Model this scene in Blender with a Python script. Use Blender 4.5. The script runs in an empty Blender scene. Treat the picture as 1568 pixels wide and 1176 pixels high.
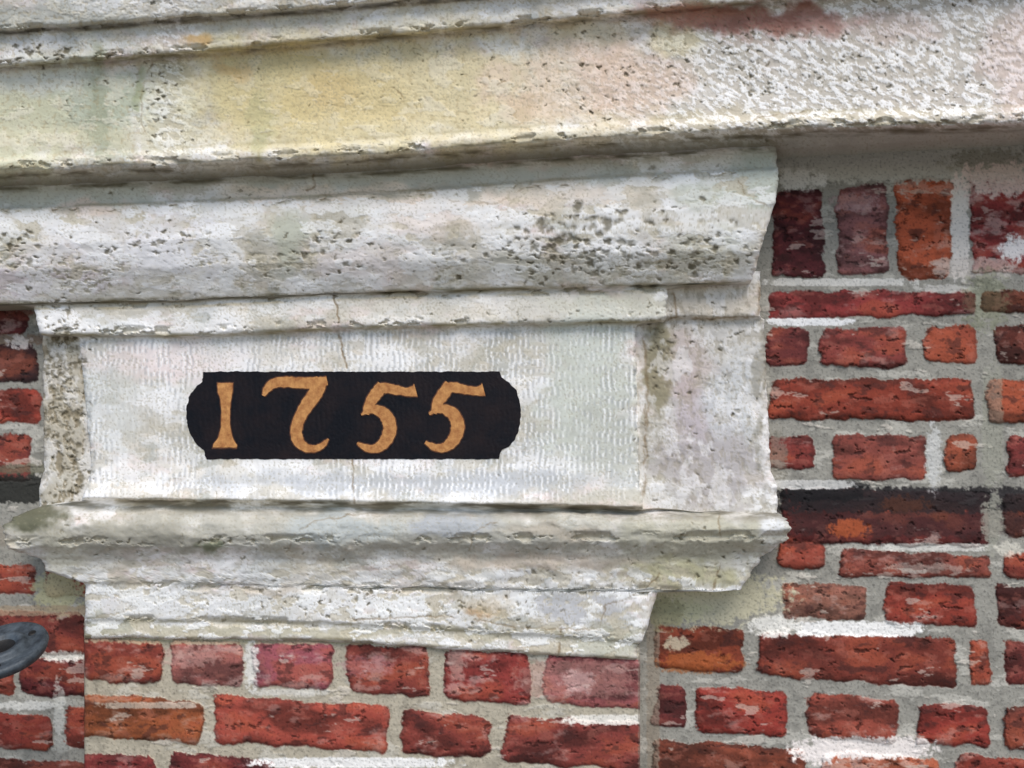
import bpy, math, random
import numpy as np
import bmesh
from mathutils import Euler, Vector
random.seed(5); rng=np.random.default_rng(7)
sc=bpy.context.scene
# ---------------------------------------------------------------- camera
FP=28/36*1568
CAM=np.array([0.0,-1.15,1.6])
cam=bpy.data.cameras.new('camera'); cam.lens=28; cam.sensor_width=36; cam.clip_start=0.02; cam.clip_end=3000
co=bpy.data.objects.new('camera',cam); sc.collection.objects.link(co)
co.location=CAM; co.rotation_euler=Euler((math.radians(95),0,math.radians(9)),'XYZ'); sc.camera=co
R=np.array(co.rotation_euler.to_matrix())
def proj(px,py,dep):
    """photo survey coordinate on the plane 'dep' metres proud of the wall -> world point"""
    px,py,dep=np.broadcast_arrays(np.asarray(px,float),np.asarray(py,float),np.asarray(dep,float))
    d=np.stack([(px-784)/FP,(588-py)/FP,-np.ones_like(px)],-1)@R.T
    t=(-dep-CAM[1])/d[...,1]
    return CAM+t[...,None]*d
# ---------------------------------------------------------------- noise
ang=rng.random(1024)*2*np.pi; GC=np.cos(ang).astype(np.float32); GS=np.sin(ang).astype(np.float32)
def _h(ix,iy,s):
    n=(ix*374761393+iy*668265263+s*974634777)&0xffffffff
    n=((n^(n>>13))*1274126177)&0xffffffff
    return (n^(n>>16))&1023
def perlin(x,y,s):
    x,y=np.broadcast_arrays(x,y)
    xi=np.floor(x); yi=np.floor(y); fx=(x-xi).astype(np.float32); fy=(y-yi).astype(np.float32)
    xi=xi.astype(np.int64)+5000; yi=yi.astype(np.int64)+5000
    u=fx*fx*fx*(fx*(fx*6-15)+10); v=fy*fy*fy*(fy*(fy*6-15)+10)
    def g(a,b,dx,dy):
        k=_h(a,b,s); return GC[k]*dx+GS[k]*dy
    n0=g(xi,yi,fx,fy); n1=g(xi+1,yi,fx-1,fy); n2=g(xi,yi+1,fx,fy-1); n3=g(xi+1,yi+1,fx-1,fy-1)
    a=n0+u*(n1-n0); b=n2+u*(n3-n2)
    return (a+v*(b-a))*1.5
def fbm(x,y,sx,sy=None,o=4,s=0,p=.5):
    sy=sy or sx; r=0;a=1;t=0;f=1
    for i in range(o):
        r=r+a*perlin(x/sx*f+i*17.3,y/sy*f+i*9.1,s*13+i); t+=a*.75; a*=p; f*=2.03
    return r/t
def ss(a,b,x):
    t=np.clip((x-a)/(b-a),0,1); return t*t*(3-2*t)
def mix(c,col,w):
    return c+(np.asarray(col,float)-c)*w[...,None]
def lin(c):
    c=np.clip(c/255,0,1); return np.where(c<=.04045,c/12.92,((c+.055)/1.055)**2.4)
# ---------------------------------------------------------------- mesh
def grid_mesh(name,P,C,mat,parent=None):
    n,m=P.shape[:2]
    me=bpy.data.meshes.new(name)
    me.vertices.add(n*m); me.vertices.foreach_set('co',P.reshape(-1).astype(np.float32))
    idx=np.arange(n*m).reshape(n,m)
    q=np.stack([idx[:-1,:-1],idx[1:,:-1],idx[1:,1:],idx[:-1,1:]],-1).reshape(-1,4)
    k=len(q); me.loops.add(k*4); me.loops.foreach_set('vertex_index',q.reshape(-1).astype(np.int32))
    me.polygons.add(k); me.polygons.foreach_set('loop_start',(np.arange(k)*4).astype(np.int32))
    me.update(calc_edges=True)
    if C is not None:
        a=me.color_attributes.new('Col','FLOAT_COLOR','POINT')
        rgba=np.ones((n*m,4),np.float32); rgba[:,:3]=lin(C).reshape(-1,3)
        a.data.foreach_set('color',rgba.reshape(-1))
    me.polygons.foreach_set('use_smooth',np.ones(k,bool)); me.update()
    ob=bpy.data.objects.new(name,me); sc.collection.objects.link(ob); me.materials.append(mat)
    if parent: ob.parent=parent
    return ob
# ---------------------------------------------------------------- materials
def surf_mat(name,scale,bump,rough=.9,vary=.2,spec=.25):
    m=bpy.data.materials.new(name); m.use_nodes=True; nt=m.node_tree; N=nt.nodes; L=nt.links
    b=N['Principled BSDF']; b.inputs['Roughness'].default_value=rough; b.inputs['Specular IOR Level'].default_value=spec
    at=N.new('ShaderNodeAttribute'); at.attribute_name='Col'
    tc=N.new('ShaderNodeTexCoord')
    n1=N.new('ShaderNodeTexNoise'); n1.inputs['Scale'].default_value=scale; n1.inputs['Detail'].default_value=5; n1.inputs['Roughness'].default_value=.65
    L.new(tc.outputs['Object'],n1.inputs['Vector'])
    mr=N.new('ShaderNodeMapRange'); mr.inputs['From Min'].default_value=.3; mr.inputs['From Max'].default_value=.7
    mr.inputs['To Min'].default_value=1-vary; mr.inputs['To Max'].default_value=1+vary*.7
    L.new(n1.outputs['Fac'],mr.inputs['Value'])
    mu=N.new('ShaderNodeVectorMath'); mu.operation='SCALE'
    L.new(at.outputs['Color'],mu.inputs[0]); L.new(mr.outputs['Result'],mu.inputs['Scale'])
    L.new(mu.outputs[0],b.inputs['Base Color'])
    n2=N.new('ShaderNodeTexNoise'); n2.inputs['Scale'].default_value=scale*1.6; n2.inputs['Detail'].default_value=6; n2.inputs['Roughness'].default_value=.7
    L.new(tc.outputs['Object'],n2.inputs['Vector'])
    bp=N.new('ShaderNodeBump'); bp.inputs['Strength'].default_value=bump; bp.inputs['Distance'].default_value=.0015
    L.new(n2.outputs['Fac'],bp.inputs['Height']); L.new(bp.outputs[0],b.inputs['Normal'])
    return m
M_STONE=surf_mat('weathered_limestone',300,.13,.88,.035)
M_BRICK=surf_mat('old_brick_and_mortar',260,.24,.85,.06)
def simple_mat(name,c1,c2,scale,rough,bump=.3,metal=0,lo=.35,hi=.7):
    m=bpy.data.materials.new(name); m.use_nodes=True; nt=m.node_tree; N=nt.nodes; L=nt.links
    b=N['Principled BSDF']; b.inputs['Roughness'].default_value=rough; b.inputs['Metallic'].default_value=metal
    tc=N.new('ShaderNodeTexCoord'); n=N.new('ShaderNodeTexNoise'); n.inputs['Scale'].default_value=scale; n.inputs['Detail'].default_value=7; n.inputs['Roughness'].default_value=.65
    L.new(tc.outputs['Object'],n.inputs['Vector'])
    r=N.new('ShaderNodeValToRGB'); r.color_ramp.elements[0].position=lo; r.color_ramp.elements[1].position=hi
    r.color_ramp.elements[0].color=(*lin(np.array(c1,float)),1); r.color_ramp.elements[1].color=(*lin(np.array(c2,float)),1)
    L.new(n.outputs['Fac'],r.inputs['Fac']); L.new(r.outputs['Color'],b.inputs['Base Color'])
    n2=N.new('ShaderNodeTexNoise'); n2.inputs['Scale'].default_value=300; n2.inputs['Detail'].default_value=5
    mp=N.new('ShaderNodeMapping'); mp.inputs['Scale'].default_value=(1,1,.25)
    L.new(tc.outputs['Object'],mp.inputs['Vector']); L.new(mp.outputs[0],n2.inputs['Vector'])
    bp=N.new('ShaderNodeBump'); bp.inputs['Strength'].default_value=bump; bp.inputs['Distance'].default_value=.001
    L.new(n2.outputs['Fac'],bp.inputs['Height']); L.new(bp.outputs[0],b.inputs['Normal'])
    return m
M_BLACK=simple_mat('black_sign_paint',(9,11,19),(34,24,25),22,.6,.35,0,.4,.75)
M_BLACK.node_tree.nodes['Principled BSDF'].inputs['Specular IOR Level'].default_value=.2
M_OCHRE=simple_mat('ochre_paint',(150,92,46),(200,144,84),85,.8,.4,0,.32,.62)
M_BROWN=simple_mat('brown_paint_edge',(56,30,18),(104,60,32),90,.75,.4)
M_METAL=simple_mat('weathered_grey_metal',(34,41,47),(80,89,96),70,.55,.5,.2)
M_DARK=simple_mat('dark_bolt',(12,12,12),(30,28,26),90,.6,.4,.3)
M_GROUND=simple_mat('paving',(105,100,92),(140,134,125),3,.9,.5)
house=bpy.data.objects.new('brick_house',None); sc.collection.objects.link(house)
# ---------------------------------------------------------------- pits
X0,Y0,WW,HH=-60,-60,1700,1160
PIT=np.zeros((HH,WW),np.float32)
clusters=[ # x,y,rx,ry,count,rmin,rmax
 (890,350,70,30,110,1.2,11),(240,370,50,22,45,1.2,7),(480,390,60,30,40,1,7),(830,395,90,28,150,1,6),(950,395,110,26,150,1,7),
 (1085,365,50,35,60,1,9),(40,385,45,35,50,1.5,7),(20,370,16,8,8,4,9),(520,350,30,14,10,2,5),(100,415,90,15,60,1,3),(620,400,150,20,60,1,3),(350,400,100,25,40,1,3),
 (1020,320,60,40,25,1,6),(700,480,280,18,50,1,3),(180,500,100,12,25,1,3),(300,460,200,8,30,1,3),(900,525,80,25,12,1,3),
 (180,375,110,30,50,1,3),(790,300,120,30,25,1,3),(380,298,30,8,14,1,4),(185,295,20,8,12,1,4),
 (100,620,28,110,420,1.2,5),(85,560,16,40,60,2,6),(1060,640,80,110,110,1,3.5),(1090,500,60,40,60,1,4),(1010,520,18,50,80,1.5,5),
 (500,930,170,22,110,1,3.8),(330,915,150,15,40,1,3),(740,930,120,30,90,1,4.5),(880,880,130,20,50,1,3.5),(200,850,120,20,40,1,3.5),
 (600,840,400,25,90,1,3),(1080,850,80,30,50,1,4),(1040,890,60,20,40,1,3.5),(500,745,400,12,20,1,2.5),(560,912,14,6,8,2,6),(330,828,14,6,10,2,5),
 (245,155,28,75,130,1,4),(130,130,90,50,50,1,3),(60,85,70,10,60,1.5,7),(620,110,150,50,70,.8,2.5),(640,80,60,16,30,1,3),
 (860,110,120,60,90,1,3.5),(980,120,80,60,120,1,4),(700,170,250,40,60,.8,2.5),(450,150,200,60,50,.8,2.5),(1400,80,300,90,350,1,4),(1150,90,120,70,200,1,4),
 (940,50,80,30,60,1,3.5),(750,600,350,80,40,.8,2),(800,250,900,10,60,1,3),(600,90,500,60,160,.7,1.6),(700,360,500,70,300,.7,1.7),(500,900,500,60,200,.7,1.6)]
for cx,cy,rx,ry,n,r0,r1 in clusters:
    for k in range(n):
        x=rng.normal(cx,rx*.7); y=rng.normal(cy,ry*.7); r=r0+(r1-r0)*rng.random()**2.4
        a=rng.normal(0,.5); e=.35+.5*rng.random()
        ix=int(x-X0); iy=int(y-Y0); w=int(r*2.2)+2
        if ix-w<0 or iy-w<0 or ix+w+1>=WW or iy+w+1>=HH: continue
        gy,gx=np.mgrid[-w:w+1,-w:w+1].astype(float)
        gx-=(x-X0)-ix; gy-=(y-Y0)-iy
        u=gx*math.cos(a)+gy*math.sin(a); v=(-gx*math.sin(a)+gy*math.cos(a))/e
        s=1-np.clip((np.sqrt(u*u+v*v)-r*.55)/(r*.6),0,1)
        s=s*min(1,.3+r/5)*(.5+.5*rng.random())
        S=PIT[iy-w:iy+w+1,ix-w:ix+w+1]; np.maximum(S,s,out=S)
def pit(X,Y):
    Xw=X+3.2*perlin(X/6,Y/6,901)+1*perlin(X/2.6,Y/2.6,903); Yw=Y+3.2*perlin(X/6,Y/6,902)
    x=Xw-X0; y=Yw-Y0
    def mir(a,n):
        a=np.mod(a,2*(n-2)); return np.where(a>n-2,2*(n-2)-a,a)
    x=mir(x,WW); y=mir(y,HH); xi=np.clip(x.astype(int),0,WW-2); yi=np.clip(y.astype(int),0,HH-2); fx=x-xi; fy=y-yi
    return (PIT[yi,xi]*(1-fx)+PIT[yi,xi+1]*fx)*(1-fy)+(PIT[yi+1,xi]*(1-fx)+PIT[yi+1,xi+1]*fx)*fy
def seg_dist(X,Y,pts,jit=2.5,seed=1):
    Xw=X+jit*fbm(X,Y,22,o=4,s=seed,p=.6); Yw=Y+jit*fbm(X,Y,22,o=4,s=seed+1,p=.6)
    D=np.full(X.shape,1e9)
    for (x0,y0),(x1,y1) in zip(pts[:-1],pts[1:]):
        dx,dy=x1-x0,y1-y0; t=np.clip(((Xw-x0)*dx+(Yw-y0)*dy)/(dx*dx+dy*dy),0,1)
        D=np.minimum(D,np.hypot(Xw-x0-t*dx,Yw-y0-t*dy))
    return D
def blobs(C,X,Y,lst,seed):
    n=fbm(X,Y,60,o=6,s=seed,p=.62)
    Xw=X+26*fbm(X,Y,70,o=4,s=seed+20,p=.6); Yw=Y+14*fbm(X,Y,50,o=4,s=seed+21,p=.6)
    for i,(x,y,rx,ry,c,s) in enumerate(lst):
        g=np.exp(-(((Xw-x)/rx)**2+((Yw-y)/ry)**2))
        C=mix(C,c,ss(.12,.75,g+.55*n*np.minimum(1,g*3))*s)
    return C
lineA=[(0,50),(400,22),(800,-12),(1568,-75)]
lineB=[(0,100),(300,78),(800,35),(1060,10),(1568,-38)]
lineC=[(0,260),(270,250),(560,236),(850,214),(1190,196),(1568,186)]
lineD=[(0,287),(300,275),(600,262),(850,242),(1190,224),(1568,205)]
lineE=[(0,468),(60,466),(300,461),(500,452),(1020,438)]
lineF=[(60,510),(300,512),(520,500),(980,490)]
lineH=[(130,763),(530,768),(985,776)]
lineBot=[(130,975),(500,980),(970,1009)]
def yline(pts,X,off=0):
    xs=[p[0] for p in pts]; ys=[p[1] for p in pts]
    y=np.interp(X,xs,ys)
    s0=(ys[1]-ys[0])/(xs[1]-xs[0]); s1=(ys[-1]-ys[-2])/(xs[-1]-xs[-2])
    y=np.where(X<xs[0],ys[0]+s0*(X-xs[0]),y); y=np.where(X>xs[-1],ys[-1]+s1*(X-xs[-1]),y)
    return y+off
def band(X,Y,line,off,w,seed):   # fuzzy streak along a moulding arris
    d=np.abs(Y-yline(line,X,off)+2.5*fbm(X,Y,40,o=4,s=seed))
    return np.clip(1-d/w,0,1)*ss(-.35,.35,fbm(X,Y,70,14,o=4,s=seed+3,p=.6))
def stone(X,Y,kind):
    """returns height (mm) and sRGB colour"""
    n1=fbm(X,Y,160,o=5,s=1); n2=fbm(X,Y,90,o=5,s=2,p=.6); n3=fbm(X,Y,26,o=4,s=3,p=.6); n4=fbm(X,Y,7,o=3,s=4,p=.6); n5=fbm(X+900,Y,200,90,o=5,s=5,p=.6)
    n6=fbm(X-400,Y,90,40,o=5,s=6,p=.56); n7=fbm(X-900,Y+300,130,66,o=6,s=7,p=.58)
    q=.4 if kind=='cornice' else 1.
    C=np.ones(X.shape+(3,))*np.array([224,222,217.])
    C=mix(C,(217,205,185),ss(-.05,.35,n1)*.7)
    C=mix(C,(182,184,177),ss(.05,.32,n2)*.7)
    C=mix(C,(230,205,197),ss(.06,.3,n5)*.55)
    C=mix(C,(243,242,240),ss(.02,.28,-n2)*.75)
    C=mix(C,(245,243,240),ss(.10,.2,n6)*.55*q)
    C=mix(C,(192,184,164),ss(.12,.22,-n6)*.5)
    l1=ss(.10,.13,n7); l2=ss(.14,.17,-n7)
    C=mix(C,(244,243,240),l1*.45*q); C=mix(C,(190,184,168),l2*.5*q)
    rim=np.exp(-((n7-.11)/.012)**2)+np.exp(-((n7+.15)/.012)**2); C=mix(C,(150,142,118),np.minimum(1,rim)*.3*ss(-.2,.3,n3))
    h=1.4*n1+.5*n3+.12*n4+.3*ss(.12,.2,n6)+.35*l1-.35*l2
    post=[]
    if kind=='cornice':
        C=blobs(C,X,Y,[(620,140,380,100,(220,204,158),.8),(380,130,110,90,(208,194,142),.55),(520,160,120,70,(216,194,138),.5),(130,165,110,70,(184,189,166),.9),(20,200,90,90,(204,202,172),.9),
          (255,170,40,80,(216,218,194),.7),(500,140,40,30,(200,164,104),.3),(900,130,150,80,(232,210,188),.8),
          (1400,90,330,110,(214,211,205),.7),(1200,180,300,14,(216,204,168),.7),
          (700,210,900,22,(214,204,170),.5),(40,30,200,24,(184,185,176),.9),(300,30,300,22,(200,199,188),.7),(150,165,14,90,(160,164,138),.6),(405,180,16,60,(170,170,130),.5),(900,50,60,20,(214,202,168),.6),
          (215,150,10,40,(140,148,106),.5),(60,120,90,26,(224,224,214),.7),(800,170,30,30,(196,170,138),.4)],11)
        wv=ss(760,1150,X+130*n2+50*n3)*ss(-10,50,Y-yline(lineB,X,-20))
        wv=np.maximum(wv,.8*np.exp(-((X-262+20*n3)/35)**2))
        cr=fbm(X+.6*Y,Y-.5*X,19,9,o=4,s=21,p=.62)+.25*n3
        m=ss(-.03,.07,cr)
        C=mix(C,(186,176,161),(1-m)*wv*.6); C=mix(C,(245,243,240),m*wv*.8); h=h+.65*m*wv
        f=ss(.28,.42,fbm(X,Y,8,o=2,s=23))*(1-wv)
        C=mix(C,(172,152,114),f*.3); h=h-.3*f
        fk=ss(.16,.22,fbm(X,Y+500,50,28,o=5,s=25,p=.6)); C=mix(C,(232,225,206),fk*.4*(1-wv)); h=h+.4*fk
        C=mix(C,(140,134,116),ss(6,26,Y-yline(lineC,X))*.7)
        C=mix(C,(198,196,186),ss(1180,1215,X)*ss(2,12,Y-yline(lineC,X))*.85)
        post=[(1165,32,150,24,(150,100,86),.85),(1040,20,80,16,(186,134,114),.65),(1350,40,120,24,(206,178,168),.35),(970,120,90,60,(228,190,170),.3),(1030,60,40,26,(228,214,158),.4),(1560,90,60,90,(226,194,184),.35),
              (350,110,26,18,(208,164,104),.45),(300,62,24,12,(208,158,86),.6),(460,150,200,80,(218,201,150),.3)]
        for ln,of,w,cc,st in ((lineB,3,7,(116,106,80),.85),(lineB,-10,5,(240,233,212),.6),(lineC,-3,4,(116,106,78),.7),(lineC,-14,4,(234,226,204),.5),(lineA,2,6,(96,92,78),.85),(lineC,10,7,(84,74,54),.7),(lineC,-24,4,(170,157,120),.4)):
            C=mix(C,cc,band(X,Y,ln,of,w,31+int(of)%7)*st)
        arr=[(lineA,-2),(lineB,-2),(lineC,-6)]
        cracks=[([(585,140),(600,135),(618,152)],.6,.5),([(760,130),(775,122)],.8,.6),([(232,95),(214,150),(220,200)],1.2,.4),([(1140,195),(1160,180),(1230,170)],.8,.5)]
    elif kind=='main':
        C=blobs(C,X,Y,[(1165,270,40,60,(186,191,178),.9),(1120,300,90,26,(200,203,189),.75),(640,300,330,20,(236,220,200),.75),(705,290,60,18,(188,184,170),.9),(830,285,60,14,(206,198,182),.6),(440,370,34,50,(188,191,172),.75),
          (500,270,500,14,(198,200,189),.8),(100,300,160,22,(200,202,189),.8),(1080,375,80,30,(206,206,190),.6),(900,410,260,22,(194,191,176),.65),(60,430,120,22,(222,210,213),.7),(140,320,60,14,(236,214,197),.7),
          (200,380,160,50,(232,230,232),.6),(920,470,110,22,(198,197,180),.85),(700,475,300,22,(228,222,210),.5),(900,590,80,120,(202,206,194),.85),(940,680,50,80,(192,193,182),.8),(170,600,50,110,(212,215,211),.5),(640,740,330,20,(188,191,194),.75),(250,550,120,30,(236,218,213),.6),
          (930,760,80,14,(190,186,171),.8),(400,540,120,30,(240,238,235),.5),(650,335,70,30,(236,216,201),.45),(560,400,100,30,(230,214,206),.45),
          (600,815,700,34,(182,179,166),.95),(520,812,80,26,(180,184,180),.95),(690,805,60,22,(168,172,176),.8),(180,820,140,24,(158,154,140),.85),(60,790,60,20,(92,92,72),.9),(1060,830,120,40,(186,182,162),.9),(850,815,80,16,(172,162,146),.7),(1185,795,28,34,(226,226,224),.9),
          (820,860,150,12,(204,187,168),.7),(1050,880,80,24,(188,182,144),.8),(300,925,200,26,(234,234,232),.7),(650,890,160,16,(232,226,216),.6),(600,925,80,14,(247,247,244),.9),(880,930,90,22,(188,188,190),.75),
          (500,968,500,9,(188,181,157),.8),(940,985,60,24,(192,190,172),.85),(90,850,40,26,(214,209,188),.7),(320,830,18,11,(90,98,70),.6),(180,955,60,14,(180,178,157),.75)],12)
        pan=ss(0,14,Y-yline(lineF,X))*ss(0,30,778-Y)
        xj=X+3*fbm(X,Y,60,o=3,s=41)+.01*Y
        row=np.floor((Y+8*perlin(X/40,Y/30,43))/17.)
        ph=np.sin(xj*2*np.pi/8.6+.9*np.sin(row*2.3))
        dash=ss(-.3,.25,perlin(X/20,Y/10,44)+.45*perlin(X/6,Y/10,46))
        str_=ss(-.3,.25,fbm(X,Y,130,o=4,s=45,p=.6)+.08)
        comb=pan*(.25+.75*str_)
        C=mix(C,(166,169,171),comb*ss(-.1,.9,-ph)*dash*.5); C=mix(C,(248,248,247),comb*ss(.1,.9,ph)*dash*.7)
        h=h*(1-.7*pan)+comb*ph*.22*dash
        top=ss(0,6,Y-yline(lineD,X,32))*ss(0,20,yline(lineE,X)-Y)
        for ln,of,w,cc,st in ((lineD,3,7,(100,96,78),.85),(lineD,33,4,(176,162,128),.6),(lineE,-2,6,(112,104,76),.85),(lineE,7,4,(204,180,130),.5),(lineF,2,5,(140,127,90),.75),(lineH,3,7,(84,78,64),.85),(lineH,10,14,(112,106,90),.75),(lineBot,-1,4,(116,105,78),.7),(lineBot,-26,4,(150,140,106),.7)):  # lineH streaks: grime plus a painted shadow line between panel and torus
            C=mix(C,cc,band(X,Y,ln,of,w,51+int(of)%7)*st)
        fl_=fbm(X,Y,46,28,o=5,s=47,p=.56); reg=np.maximum(top*ss(-.1,.3,n2+.1),ss(850,875,Y)*.9)
        m=ss(.15,.19,fl_)*reg; C=mix(C,(198,188,164),m*.65); h=h-.6*m
        m2=ss(.13,.17,fbm(X+300,Y,70,32,o=5,s=48,p=.57))*ss(855,885,Y); C=mix(C,(246,246,243),m2*.75); h=h+.5*m2
        m3=ss(.13,.17,fbm(X+700,Y,90,42,o=5,s=50,p=.57))*top; C=mix(C,(245,245,243),m3*.6); h=h+.35*m3
        er=top*ss(345,415,Y)*ss(-.15,.3,n2+.3*n3); g=ss(.12,.3,fbm(X,Y,13,7,o=4,s=49,p=.6)); C=mix(C,(158,150,124),g*er*.6); h=h-.9*g*er
        lump=ss(772,792,Y)*ss(915,885,Y); h=h+lump*(5.5*fbm(X,Y,110,60,o=4,s=52,p=.55))
        post=[(740,930,60,22,(194,166,122),.4),(720,940,24,8,(164,116,70),.4),(420,905,40,10,(196,178,154),.45),(1080,300,60,20,(196,200,186),.4),(880,300,60,20,(238,226,212),.4)]
        arr=[(lineE,3),(lineF,-4),(lineD,38),(lineBot,-26),(fl(892,904),2),(fl(830,822),0)]
        cracks=[([(512,452),(518,500),(530,562)],1.3,.75),([(540,700),(541,770)],1.2,.6),([(1022,438),(1030,462),(1018,490)],2,.8),([(480,266),(484,284),(470,292)],1.4,.8),
          ([(540,948),(690,943),(800,962),(918,964),(926,928),(988,906)],.8,.6),([(858,962),(856,1006)],1.4,.7),([(440,845),(452,815),(490,795),(560,786)],.8,.45),([(720,845),(724,815),(760,798)],.8,.4),
          ([(480,300),(660,288),(690,308),(760,312),(800,290)],.7,.35),
          ([(1130,268),(1140,300),(1180,318)],.9,.5),([(1100,770),(1105,860),(1090,905)],1.2,.6),([(1008,880),(985,905)],1.3,.6)]
    else:
        C=blobs(C,X,Y,[(1070,600,120,200,(196,191,182),.8),(1070,640,60,60,(190,178,184),.7),(1120,640,40,120,(206,208,208),.8),(1050,560,60,50,(194,177,171),.6),(1090,720,80,60,(178,171,169),.8),(1000,560,20,90,(138,130,102),.8),(100,620,45,160,(184,176,158),.95),(1090,460,80,30,(208,196,177),.7),(1165,600,8,160,(146,142,130),.6)],13)
        g=ss(.04,.24,fbm(X,Y,14,24,o=5,s=61,p=.62)); wl=ss(170,120,X)
        C=mix(C,(140,129,107),g*(.3+.5*wl)); h=h*1.2-g*(.7+1.6*wl)
        C=mix(C,(238,236,234),ss(.08,.2,fbm(X,Y,40,66,o=5,s=62,p=.58))*.5)
        arr=[]
        cracks=[([(1030,440),(1036,485),(1020,492)],1.4,.7),([(1163,440),(1160,485),(1060,488)],1.6,.6),([(985,500),(992,600),(986,760)],2.2,.55),([(988,620),(985,700)],1.2,.4)]
    ch=ss(.08,.26,fbm(X,Y,46,26,o=5,s=75,p=.6))
    for ln,of in arr:     # knocked-off arrises
        d=np.abs(Y-yline(ln,X,of)); w=np.clip(1-d/10,0,1)*ch
        h=h-6*w; C=mix(C,(196,187,164),np.minimum(1,w*1.5)*.5)
    if post: C=blobs(C,X,Y,post,14)
    p=pit(X,Y)
    C=mix(C,(88,80,60),p*.78); h=h-2.6*p
    sp=ss(.34,.46,perlin(X/3.4,Y/3.4,71)+.35*n3+.3*n2); C=mix(C,(150,141,118),sp*.32); h=h-.2*sp
    for i,(pts,w,st) in enumerate(cracks):
        d=seg_dist(X,Y,pts,5,80+i); k=np.clip(1-d/(w+1.1),0,1)*st*ss(-.5,.1,n3)
        C=mix(C,(104,80,50),k*.85); h=h-1.0*k
    C=C*(1+.02*n4[...,None]+.045*n3[...,None])
    return h,C
def fl(a,b): return [(0,a),(1000,b)]
def build_stone(name,rows,kind,step,xr_fine=None,rag=None):
    T=[0.]
    for a,b in zip(rows[:-1],rows[1:]):
        ya=yline(a[0],np.array([500.]),a[1])[0]; yb=yline(b[0],np.array([500.]),b[1])[0]
        T.append(T[-1]+max(1.5,min(abs(yb-ya),400)+abs(b[4]-a[4])*500))
    n=int(T[-1]/step); t=np.linspace(0,T[-1],n)
    xl=np.interp(t,T,[r[2] for r in rows]); xr=np.interp(t,T,[r[3] for r in rows]); dep=np.interp(t,T,[r[4] for r in rows])
    k=np.array([1,2,4,6,7,6,4,2,1.]); k/=k.sum()
    dep=np.convolve(np.pad(dep,4,mode='edge'),k,'valid')
    z=np.zeros_like(t); idx=np.clip(np.searchsorted(T,t,side='right')-1,0,len(rows)-2)
    amp=np.ones(n)
    if rag is not None:
        amp=1+2.8*((idx>=rag)&(idx<rag+10))
        amp=np.convolve(np.pad(amp,4,mode='edge'),k,'valid')
    xl=xl+2.6*amp*fbm(t,z,22,o=4,s=91,p=.6); xr=xr+3.0*amp*fbm(t,z,22,o=4,s=92,p=.6)
    if xr_fine is None:
        u=np.linspace(0,1,int(1200/step)); X=xl[:,None]+(xr-xl)[:,None]*u[None]
    else:
        a,b=xr_fine; xs=np.concatenate([np.arange(rows[0][2],a,12),np.arange(a,b,step),np.arange(b,rows[0][3],12)]); X=np.broadcast_to(xs,(n,len(xs))).copy()
    Y=np.empty_like(X)
    for i in range(n):
        a=rows[idx[i]]; b=rows[idx[i]+1]; f=(t[i]-T[idx[i]])/(T[idx[i]+1]-T[idx[i]])
        Y[i]=yline(a[0],X[i],a[1])*(1-f)+yline(b[0],X[i],b[1])*f
    Y=Y+(2.6+(2.5*ss(770,800,Y)*ss(930,880,Y) if kind=='main' else 0))*fbm(X,Y,55,o=4,s=93,p=.6)
    h,C=stone(X,Y,kind)
    D=dep[:,None]+h*.001
    if xr_fine is None:   # worn, rounded ends
        e=np.minimum(X-xl[:,None],xr[:,None]-X)+3*fbm(X,Y,14,o=3,s=95); e=np.clip(e/11,0,1); D=D-.008*(1-np.sqrt(e*(2-e)))
    P=proj(X,Y,D)
    if xr_fine is None:
        L2=P[:,:1].copy(); L2[...,1]=.01; Q2=P[:,-1:].copy(); Q2[...,1]=.01
        P=np.concatenate([L2,P,Q2],1); C=np.concatenate([C[:,:1],C,C[:,-1:]],1)
    return grid_mesh(name,P,C,M_STONE,house)
ST=1.4
k=.75
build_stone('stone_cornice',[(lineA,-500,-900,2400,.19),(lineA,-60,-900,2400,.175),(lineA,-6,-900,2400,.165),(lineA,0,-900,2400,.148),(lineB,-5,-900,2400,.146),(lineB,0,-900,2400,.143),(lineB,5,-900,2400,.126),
  (lineB,40,-900,2400,.120),(lineC,-60,-900,2400,.119),(lineC,-22,-900,2400,.123),(lineC,-12,-900,2400,.131),(lineC,-2,-900,2400,.131),(lineC,3,-900,2400,.126),(lineC,12,-900,2400,.094),(lineD,4,-900,2400,.06),(lineD,22,-900,2400,-.02)],'cornice',ST,(-20,1590))
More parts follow.
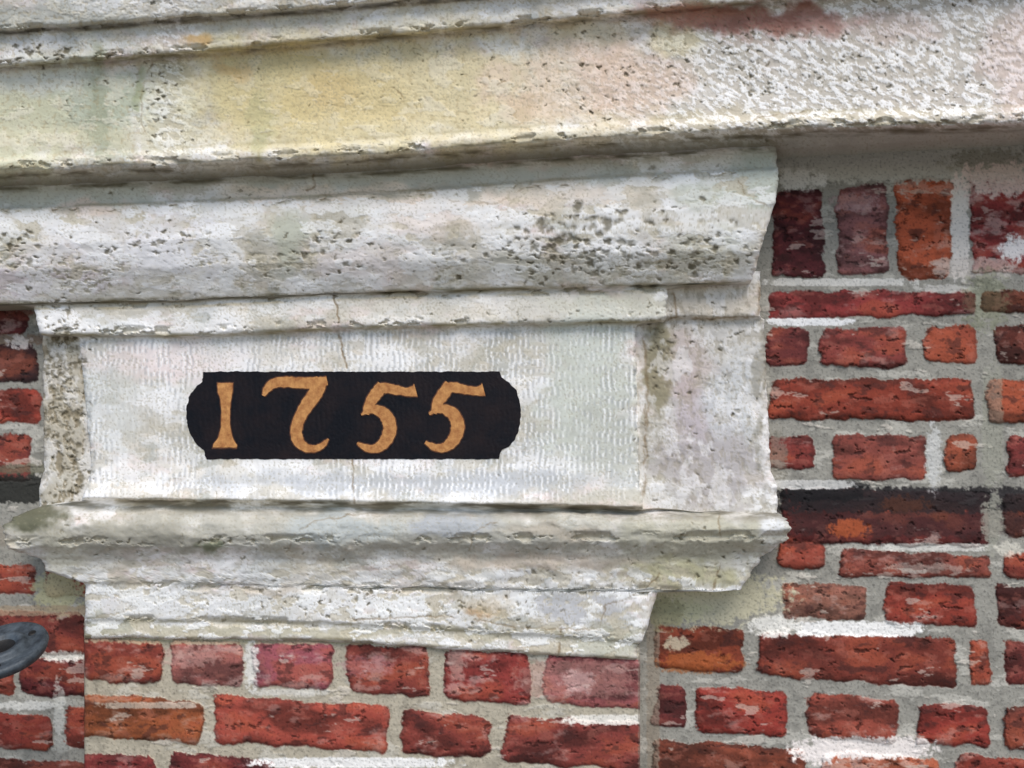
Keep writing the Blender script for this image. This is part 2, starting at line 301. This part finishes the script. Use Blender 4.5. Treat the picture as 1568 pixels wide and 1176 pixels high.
build_stone('stone_date_block',[(lineD,-22,-420,1187,.092*k),(lineD,0,-420,1188,.092*k),(lineD,30,-420,1190,.094*k),(lineD,36,-420,1192,.110*k),(lineD,60,-420,1192,.118*k),(lineD,90,-415,1186,.119*k),
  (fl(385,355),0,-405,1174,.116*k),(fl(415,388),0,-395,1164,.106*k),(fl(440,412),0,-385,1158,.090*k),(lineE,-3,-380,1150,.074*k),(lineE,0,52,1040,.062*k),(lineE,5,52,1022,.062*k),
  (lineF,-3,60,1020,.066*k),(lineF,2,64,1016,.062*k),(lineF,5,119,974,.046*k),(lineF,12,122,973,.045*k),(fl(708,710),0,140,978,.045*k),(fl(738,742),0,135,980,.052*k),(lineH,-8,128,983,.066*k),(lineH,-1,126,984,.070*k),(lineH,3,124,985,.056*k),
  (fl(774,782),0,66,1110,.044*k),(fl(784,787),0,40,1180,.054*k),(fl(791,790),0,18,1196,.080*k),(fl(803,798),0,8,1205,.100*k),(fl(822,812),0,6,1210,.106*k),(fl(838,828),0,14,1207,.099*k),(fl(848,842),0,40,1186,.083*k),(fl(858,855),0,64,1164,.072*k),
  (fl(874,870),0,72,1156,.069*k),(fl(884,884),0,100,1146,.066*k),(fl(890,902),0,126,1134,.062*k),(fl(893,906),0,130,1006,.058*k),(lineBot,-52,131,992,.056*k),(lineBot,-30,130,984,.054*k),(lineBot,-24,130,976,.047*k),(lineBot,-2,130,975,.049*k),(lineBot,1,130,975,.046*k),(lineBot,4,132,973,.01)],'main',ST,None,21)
build_stone('stone_backing',[(fl(415,415),0,60,1164,.045*k),(fl(484,484),0,62,1164,.045*k),(fl(490,490),0,66,1170,.030*k),(fl(600,600),0,66,1174,.028*k),(fl(720,720),0,68,1180,.030*k),(fl(745,745),0,60,1190,.032*k),(fl(790,790),0,60,1190,.030*k)],'back',1.6)
# ---------------------------------------------------------------- brickwork
PAL={'R':(146,64,51),'O':(168,84,60),'D':(96,43,40),'P':(144,88,87),'K':(119,58,47),'L':(174,105,93),'B':(54,35,35)}
right=[(1185,1258,292,422,'D',.1),(1284,1357,285,420,'P',.35),(1374,1456,275,425,'O',.25),(1488,1600,272,415,'R',.55),
 (1180,1490,448,483,'R',.05),(1502,1640,447,476,'K',.2),
 (1176,1236,505,560,'D',.0),(1258,1386,503,560,'K',.05),(1418,1492,500,552,'R',.0),(1526,1640,500,556,'D',.1),
 (1180,1488,582,642,'R',.0),(1514,1700,585,642,'O',.1),
 (1176,1244,670,716,'K',.1),(1278,1416,668,732,'K',.05),(1450,1494,668,718,'K',.15),(1545,1680,672,730,'K',.2),
 (1200,1512,752,832,'D',0),(1538,1700,758,824,'K',.1),
 (1192,1262,832,868,'R',.1),(1288,1514,848,882,'K',.1),(1540,1700,850,884,'K',.1),
 (1200,1324,897,946,'P',.15),(1356,1492,896,956,'R',.1),(1528,1700,900,962,'D',.1),
 (1006,1136,962,1026,'R',.0),(1164,1462,974,1042,'K',.0),(1486,1514,983,1046,'R',.1),(1540,1700,988,1050,'K',.1),
 (1004,1048,1052,1112,'D',.0),(1068,1204,1058,1124,'R',.1),(1236,1372,1068,1132,'O',.2),(1408,1512,1080,1140,'R',.1),(1540,1700,1090,1150,'K',.1),
 (1004,1230,1142,1200,'K',.1),(1262,1440,1158,1216,'O',.5),(1466,1700,1165,1220,'R',.2)]
left=[(-200,40,478,512,'K',.4),(-60,56,528,582,'B',0),(-200,62,596,648,'R',.1),(-200,46,668,730,'D',.1),(-200,-80,528,582,'R',.1),
 (-150,52,862,908,'R',.2),(70,200,866,912,'R',.3),(-200,128,934,996,'K',0),(-60,20,1012,1060,'R',.1),(34,220,1014,1066,'D',.1),(-150,78,1090,1142,'R',.1),(102,260,1092,1146,'R',.1),(-60,200,1166,1220,'K',.1)]
front=[(128,246,980,1042,'R',.2),(262,370,982,1048,'L',.35),(390,508,984,1052,'L',.25),(534,656,990,1062,'R',.25),(682,810,1000,1072,'R',.4),(836,990,1008,1080,'L',.3),
 (100,308,1070,1130,'O',.05),(330,592,1074,1142,'R',.1),(616,748,1094,1156,'R',.15),(774,1000,1104,1172,'K',.1),
 (100,236,1156,1216,'R',.1),(262,420,1160,1224,'D',.15),(440,700,1188,1250,'R',.4),(722,1000,1192,1256,'K',.2)]
def generic(x0,x1,y0,y1,seed):
    r=random.Random(seed); o=[]; y=y0; i=0
    while y<y1:
        x=x0-r.random()*150
        while x<x1:
            w=(280,128)[i%2]*(.95+.1*r.random()); xe=min(x+w,x1)
            if xe-max(x,x0)>25: o.append((max(x,x0),xe,y,y+60,r.choice('RRKODRP'),r.random()*.35))
            x+=w+24
        y+=84; i+=1
    return o
def brickwork(X,Y,bricks,mort,stains_shade,seed,xs,ys):
    n1=fbm(X,Y,120,o=4,s=seed+1); n2=fbm(X,Y,34,o=5,s=seed+2,p=.6); n3=fbm(X,Y,11,o=4,s=seed+3,p=.65); n4=fbm(X,Y,4.5,o=2,s=seed+4)
    n6=fbm(X,Y,90,34,o=5,s=seed+6,p=.62)
    mort=np.array(mort,float)
    C=np.ones(X.shape+(3,))*mort
    C=mix(C,mort*.82,ss(0,.4,n2)*.6); wm=ss(.14,.3,n6+.1*n3); C=mix(C,(206,202,190),wm*.5)
    C=mix(C,mort*.70,ss(.2,.45,n3)*.45)
    h=.9*n2+.5*n3+.2*n4+.5*wm-1.3
    Xw=X+7*n2+2.6*n3+.8*n4; Yw=Y+6*fbm(X+77,Y,44,o=4,s=seed+5,p=.55)+1.8*n3+.8*n4
    for bi,(x0,x1,y0,y1,c,w) in enumerate(bricks):
        j0,j1=np.searchsorted(xs,[x0-16,x1+16]); i0,i1=np.searchsorted(ys,[y0-24,y1+24])
        if j1<=j0 or i1<=i0: continue
        s=(slice(i0,i1),slice(j0,j1)); r=random.Random(seed*100+bi)
        cx,cy=(x0+x1)/2,(y0+y1)/2; sl=(cy-600)/7800+r.uniform(-.01,.01)
        px=Xw[s]-cx; py=Yw[s]-cy-sl*px
        rad=min(r.uniform(6,15),(x1-x0)*.2)
        hy=(y1-y0)/2+2.0+r.uniform(-.025,.025)*px; hx=(x1-x0)/2+2+r.uniform(-.08,.08)*py
        qx=np.abs(px)-hx+rad; qy=np.abs(py)-hy+rad
        sd=np.hypot(np.maximum(qx,0),np.maximum(qy,0))+np.minimum(np.maximum(qx,qy),0)-rad
        m=ss(-1.3,1.3,-sd+1.0*n4[s])
        t=np.clip(-sd/12,0,1); hb=(3.0+r.uniform(-.8,2.2))*np.sqrt(t*(2-t)+1e-6)+r.uniform(-.016,.016)*px+r.uniform(-.025,.025)*py+.6*n1[s]+.9*n2[s]+.15*n3[s]
        b=np.array(PAL[c],float)*r.uniform(.88,1.12); b[1]*=r.uniform(.9,1.12); b[2]*=r.uniform(.92,1.15); B=np.ones(px.shape+(3,))*b
        u=X[s]+r.random()*500; v=Y[s]+r.random()*500
        a1=fbm(u,v,110,50,o=5,s=seed+7,p=.52); a2=fbm(u,v,34,20,o=5,s=seed+8,p=.56)
        B=mix(B,b*.58,ss(-.02,.4,a1)*.8); B=mix(B,(178,90,62),ss(.02,.4,-a1)*.5); B=mix(B,(60,34,32),ss(.2,.42,a2)*.5)
        B=mix(B,(178,112,96),ss(.14,.42,-a2)*.35)
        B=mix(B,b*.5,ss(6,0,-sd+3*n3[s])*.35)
        if w>.02:
            a3=fbm(u,v,60,28,o=5,s=seed+9,p=.6); a5=fbm(u+60,v,14,10,o=4,s=seed+11,p=.6)
            B=mix(B,(214,192,182),ss(.24-w*.5,.54-w*.36,a3+.2*a5)*(.25+.55*w))
        ch=ss(.36,.46,fbm(u,v,20,13,o=4,s=seed+10,p=.6)); B=mix(B,b*.45,ch*.6); hb=hb-1.8*ch
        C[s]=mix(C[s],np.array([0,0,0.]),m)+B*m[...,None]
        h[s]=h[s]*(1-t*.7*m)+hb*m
    sm=ss(.38,.46,fbm(X,Y,80,28,o=5,s=seed+12,p=.6)); C=mix(C,(206,197,184),sm*.55); h=h*(1-.3*sm)+sm*.8
    for (x,y,rx,ry,c,s_) in stains_shade:
        e=4 if (rx>3*ry or ry>3*rx) and max(rx,ry)>60 else 2
        g=np.exp(-(((X-x)/rx)**e+((Y-y)/ry)**e)); C=mix(C,c,ss(.22,.55,g+.6*n3*np.minimum(1,g*3)+.4*n2*g)*s_)
    sp=ss(.38,.48,perlin(X/3.4,Y/3.4,seed+20)+.2*n3); C=mix(C,C*.6,sp*.4)
    C=C*(1+.03*n4[...,None]+.03*n3[...,None])
    return h,C
stShadeR=[(1400,766,240,20,(32,29,31),.85),(1400,800,200,22,(58,38,38),.5),(1260,752,70,16,(18,18,20),.65),(1300,810,30,14,(172,86,50),.85),(1385,772,36,13,(84,48,34),.7),(1440,790,14,8,(106,58,42),.6),  # black course: real staining with some sill shadow painted in
 (1090,915,110,42,(202,195,166),.95),(1030,935,50,20,(192,190,152),.55),(1310,963,100,12,(242,240,235),.97),(1185,958,38,17,(234,231,222),.9),(1240,493,64,6,(240,240,238),.95),(1290,432,115,6,(228,225,217),.8),(1450,442,50,6,(218,214,206),.7),
 (1380,240,210,40,(198,196,186),.9),(1510,250,60,22,(144,140,124),.7),(1225,275,40,16,(224,222,216),.85),(1300,215,120,8,(112,104,86),.65),(1470,345,14,84,(232,225,216),.95),(1530,275,66,26,(224,206,197),.9),(1555,380,26,18,(244,240,236),.95),(1490,410,64,16,(214,204,194),.65),(1310,310,34,14,(186,158,158),.55),
 (1430,838,100,6,(216,213,204),.85),(1430,700,12,52,(206,206,202),.75),(1330,1145,100,17,(238,229,222),.95),(1250,1150,38,20,(238,229,222),.95),(1520,800,16,50,(156,154,140),.8),(1545,840,22,12,(206,201,186),.8),(1190,700,14,44,(132,127,114),.6),(1240,742,64,7,(220,218,212),.8),(1520,650,16,90,(150,150,134),.5),
 (1000,1060,10,130,(144,133,117),.7),(1020,940,26,26,(146,142,110),.65),(1035,985,18,12,(206,197,170),.8),(1510,460,34,44,(126,131,98),.4),(1070,1014,60,16,(176,98,50),.65),(1420,870,60,8,(192,189,178),.45),(1240,1010,60,14,(104,52,44),.4),
 (20,748,80,22,(42,42,38),.9),(30,718,50,8,(106,103,84),.7),(90,905,38,36,(182,177,140),.9),(60,935,120,8,(162,142,116),.7),(100,1005,40,8,(228,225,216),.9),(40,1080,60,7,(228,225,216),.85),(90,1085,9,44,(218,215,204),.75),(20,520,60,8,(118,92,72),.6),(-20,820,60,20,(150,140,124),.6),(10,480,40,9,(118,68,60),.6),(28,524,18,10,(228,219,212),.8)]  # first patch paints the shadow gap at the left of the sill
xs=np.concatenate([np.arange(-700,-20,7),np.arange(-20,150,1.35),np.arange(150,965,9),np.arange(965,1590,1.35),np.arange(1590,2300,7)])
ys=np.concatenate([np.arange(-700,185,12),np.arange(185,1185,1.35),np.arange(1185,2520,8)])
X,Y=np.meshgrid(xs,ys)
gen=generic(1700,2300,250,2450,1)+generic(-700,-215,250,2450,2)+generic(-215,1700,1240,2450,3)+generic(1700,2300,-680,180,4)+generic(-700,1700,-680,180,5)
h,C=brickwork(X,Y,right+left+gen,(153,150,140),stShadeR,200,xs,ys)
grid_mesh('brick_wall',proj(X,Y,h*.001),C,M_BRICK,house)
xs=np.arange(129,981,1.4); ys=np.concatenate([np.arange(966,1185,1.4),np.arange(1185,2520,8)])
X,Y=np.meshgrid(xs,ys)
stF=[(550,978,450,9,(188,181,150),.7),(940,1102,70,8,(232,227,216),.9),(540,1168,150,8,(242,240,235),.95),(385,1020,11,36,(226,224,216),.85),(880,1040,90,28,(184,138,127),.45),(885,1044,26,18,(218,190,184),.45),(440,1060,60,6,(222,219,210),.65),(230,1080,80,5,(210,205,191),.65),(290,1005,44,16,(206,166,154),.45),(560,1020,40,16,(182,130,138),.35),(700,1010,14,34,(206,190,177),.45),(985,1090,8,150,(126,118,106),.6)]
h,C=brickwork(X,Y,front+generic(110,1000,1262,2450,8),(182,173,153),stF,300,xs,ys)
e=np.clip((981-X)/5,0,1); e=np.sqrt(e*(2-e)); e2=np.clip((X-129)/5,0,1); e2=np.sqrt(e2*(2-e2))
P=proj(X,Y,.0285+h*.001-.004*(2-e-e2))
L=P[:,:1].copy(); L[...,1]=.01; Q=P[:,-1:].copy(); Q[...,1]=.01
P=np.concatenate([L,P,Q],1); C=np.concatenate([C[:,:1],C,C[:,-1:]],1)
grid_mesh('brick_pilaster',P,C,M_BRICK,house)
def box(name,a,b,mat,parent):
    bm=bmesh.new(); bmesh.ops.create_cube(bm,size=1)
    for v in bm.verts:
        v.co=Vector([(a[i]+b[i])/2+v.co[i]*(b[i]-a[i]) for i in range(3)])
    me=bpy.data.meshes.new(name); bm.to_mesh(me); bm.free(); me.materials.append(mat)
    o=bpy.data.objects.new(name,me); sc.collection.objects.link(o); o.parent=parent; return o
M_CORE=simple_mat('rubble_core',(120,60,48),(160,90,70),12,.9)
box('wall_core',(-1.55,.03,.0),(1.35,.45,3.0),M_CORE,house)
# ---------------------------------------------------------------- date plaque (thick sign paint following the tooled stone)
PD=.045*k
def relief(X,Y):
    h,_=stone(X,Y,'main'); return h+2.6*pit(X,Y)
def rows_obj(name,left_,right_,y0,y1,off,mat,parent,step=1.3,jit=1.5,seed=0,shift=0):
    ys=np.arange(y0,y1,step); xl=np.interp(ys,[p[1] for p in left_],[p[0] for p in left_]); xr=np.interp(ys,[p[1] for p in right_],[p[0] for p in right_])
    xl=xl+jit*fbm(ys,ys*0,9,o=3,s=seed)+shift*-1; xr=xr+jit*fbm(ys,ys*0,9,o=3,s=seed+1)+shift
    m=max(6,int((xr-xl).max()/step)); u=np.linspace(0,1,m); X=xl[:,None]+(xr-xl)[:,None]*u; Y=np.broadcast_to(ys[:,None],X.shape).copy()
    f=np.clip((Y-(y0+y1)/2)/((y1-y0)/2),-1,1)
    Y=Y+jit*1.1*fbm(X,X*0,22,o=4,s=seed+2,p=.6)*np.abs(f)**3
    return grid_mesh(name,proj(X,Y,PD+(relief(X,Y)+off)*.001),None,mat,parent)
pl=[(311,572),(310,584),(301,592),(292,602),(286,620),(285,642),(290,662),(300,680),(312,689),(317,704)]
pr=[(765,566),(768,578),(780,586),(790,597),(796,615),(798,632),(796,652),(789,672),(780,684),(768,688),(763,704)]
plaque=rows_obj('date_plaque',pl,pr,569,704,.7,M_BLACK,None,1.3,1.7,500)
def catmull(pts,n=14):
    pts=[np.array(p,float) for p in pts]; pts=[2*pts[0]-pts[1]]+pts+[2*pts[-1]-pts[-2]]; o=[]
    for i in range(1,len(pts)-2):
        a,b,c,d=pts[i-1:i+3]
        for j in range(n):
            t=j/n; o.append(.5*((2*b)+(-a+c)*t+(2*a-5*b+4*c-d)*t*t+(-a+3*b-3*c+d)*t**3))
    o.append(pts[-2]); return np.array(o)
def ribbon(name,pts,off,mat,grow=0,seed=0):
    c=catmull(pts,16); d=np.gradient(c[:,:2],axis=0); d/=np.linalg.norm(d,axis=1)[:,None]+1e-9; nrm=np.stack([-d[:,1],d[:,0]],1)
    w=c[:,2]/2+grow; wa=w+.9*perlin(c[:,0]/6,c[:,1]/6,seed); wb=w+.9*perlin(c[:,0]/6,c[:,1]/6,seed+5)
    u=np.linspace(0,1,10)
    X=(c[:,0]+nrm[:,0]*wa)[:,None]*(1-u)+(c[:,0]-nrm[:,0]*wb)[:,None]*u; Y=(c[:,1]+nrm[:,1]*wa)[:,None]*(1-u)+(c[:,1]-nrm[:,1]*wb)[:,None]*u
    return grid_mesh(name,proj(X,Y,PD+(relief(X,Y)+off)*.001),None,mat,plaque)
def five(ox,oy):
    P=lambda L:[(x+ox,y+oy,w) for x,y,w in L]
    return [P([(637,596,20),(633,597,17),(622,598,13),(605,595,14),(588,592,16),(574,596,13)]),
            P([(586,588,18),(576,601,19),(566,616,16),(560,632,9)]),
            P([(553,633,3),(564,627,9),(578,626,16),(592,636,20),(597,654,21),(591,672,19),(579,683,15),(566,685,12),(555,681,9),(547,676,4)])]
digits={'digit_seven':[[(403,606,5),(408,597,11),(416,589,14),(430,585,16),(460,586,17),(485,586,17),(501,583,13)],
   [(493,580,20),(484,600,22),(472,618,21),(460,638,18),(454,655,18),(455,671,18),(463,682,15),(475,687,12),(488,685,10),(497,679,8),(503,672,3)]],
 'digit_five':five(0,2),'digit_five.001':five(104,1)}
ol=[(333,585),(333,600),(337,610),(339,630),(338,655),(334,670),(327,680),(325,688)]
orr=[(357,584),(356,600),(353,620),(352,645),(354,662),(358,674),(363,681),(362,688)]
rows_obj('digit_one_outline',ol,orr,585,688,1.1,M_BROWN,plaque,1.3,.8,610,1.3)  # darker brown paint rim around the numeral
rows_obj('digit_one',ol,orr,586.5,686.5,1.6,M_OCHRE,plaque,1.3,.8,610,-.2)
s=0
for nm,strokes in digits.items():
    for i,stx in enumerate(strokes):
        s+=1
        ribbon(f'{nm}_outline_{i}',stx,1.1+i*.12,M_BROWN,1.4,700+s)  # brown paint outline, a little wider than the ochre stroke
        ribbon(f'{nm}_stroke_{i}',stx,1.6+i*.12,M_OCHRE,-.2,700+s)
# ---------------------------------------------------------------- metal bracket (lower left)
br=bpy.data.objects.new('metal_lamp_bracket',None); sc.collection.objects.link(br)
def lathe(name,prof,loc,rot,mat,seg=96,parent=br):
    bm=bmesh.new(); rings=[]
    for r,z in prof: rings.append([bm.verts.new((r*math.cos(2*math.pi*i/seg),r*math.sin(2*math.pi*i/seg),z)) for i in range(seg)])
    for a,b in zip(rings[:-1],rings[1:]):
        for i in range(seg): bm.faces.new([a[i],a[(i+1)%seg],b[(i+1)%seg],b[i]])
    bmesh.ops.recalc_face_normals(bm,faces=bm.faces)
    for f in bm.faces: f.smooth=True
    me=bpy.data.meshes.new(name); bm.to_mesh(me); bm.free(); me.materials.append(mat)
    o=bpy.data.objects.new(name,me); sc.collection.objects.link(o); o.location=loc; o.rotation_euler=rot; o.parent=parent; return o
bc=proj(4,997,.16); rot=(math.radians(26),math.radians(4),0); RM=Euler(rot).to_matrix()
lathe('flange',[(.0001,-.009),(.048,-.009),(.053,-.006),(.0560,.001),(.0545,.006),(.050,.008),(.045,.006),(.034,.0045),(.031,.006),(.029,.010),(.026,.012),(.019,.011),(.016,.004),(.0001,.001)],bc,rot,M_METAL)
for a in (62,182,302):
    v=RM@Vector((.0395*math.cos(math.radians(a)),.0395*math.sin(math.radians(a)),.0052))
    lathe('bolt_hole_%d'%a,[(.0001,.0006),(.003,.0008),(.0045,.001),(.006,-.001)],Vector(bc)+v,rot,M_DARK,18)
lathe('socket',[(.0001,.0035),(.014,.0037),(.0165,.0055)],Vector(bc)+RM@Vector((0,0,.001)),rot,M_DARK,40)
def tube(name,pts,r,mat,parent):
    cu=bpy.data.curves.new(name,'CURVE'); cu.dimensions='3D'; cu.bevel_depth=r; cu.bevel_resolution=6
    sp=cu.splines.new('BEZIER'); sp.bezier_points.add(len(pts)-1)
    for b,p in zip(sp.bezier_points,pts): b.co=p; b.handle_left_type=b.handle_right_type='AUTO'
    cu.materials.append(mat); o=bpy.data.objects.new(name,cu); sc.collection.objects.link(o); o.parent=parent
b=Vector(bc)
tube('arm',[b+Vector((-.01,0,-.006)),b+Vector((-.06,.01,-.02)),b+Vector((-.14,.09,-.03)),b+Vector((-.18,.165,-.03))],.009,M_METAL,br)
lathe('wall_plate',[(.0001,0),(.035,0),(.037,.003),(.035,.007),(.0001,.008)],b+Vector((-.18,.158,-.03)),(math.radians(90),0,0),M_METAL)
# ---------------------------------------------------------------- ground
me=bpy.data.meshes.new('ground'); S=1500
me.from_pydata([(-S,-S,0),(S,-S,0),(S,S,0),(-S,S,0)],[],[(0,1,2,3)]); me.materials.append(M_GROUND)
g=bpy.data.objects.new('ground',me); sc.collection.objects.link(g)
# ---------------------------------------------------------------- light
el,azx,azy=math.radians(52),.4,-1.0
w=bpy.data.worlds.new('World'); sc.world=w; w.use_nodes=True; nt=w.node_tree
sky=nt.nodes.new('ShaderNodeTexSky'); sky.sky_type='NISHITA'; sky.sun_disc=False; sky.sun_elevation=el; sky.sun_rotation=math.atan2(azx,azy)
bg=nt.nodes['Background']; bg.inputs['Strength'].default_value=.15; nt.links.new(sky.outputs[0],bg.inputs[0])
sd=bpy.data.lights.new('sun','SUN'); sd.energy=2.8; sd.angle=math.radians(34); sd.color=(1,.945,.89)
so=bpy.data.objects.new('sun',sd); sc.collection.objects.link(so)
d=Vector((azx,azy,0)).normalized()*math.cos(el)+Vector((0,0,math.sin(el)))
so.rotation_euler=d.to_track_quat('Z','Y').to_euler(); so.location=(2,-4,5)
sc.view_settings.view_transform='Standard'; sc.view_settings.look='None'; sc.view_settings.exposure=0
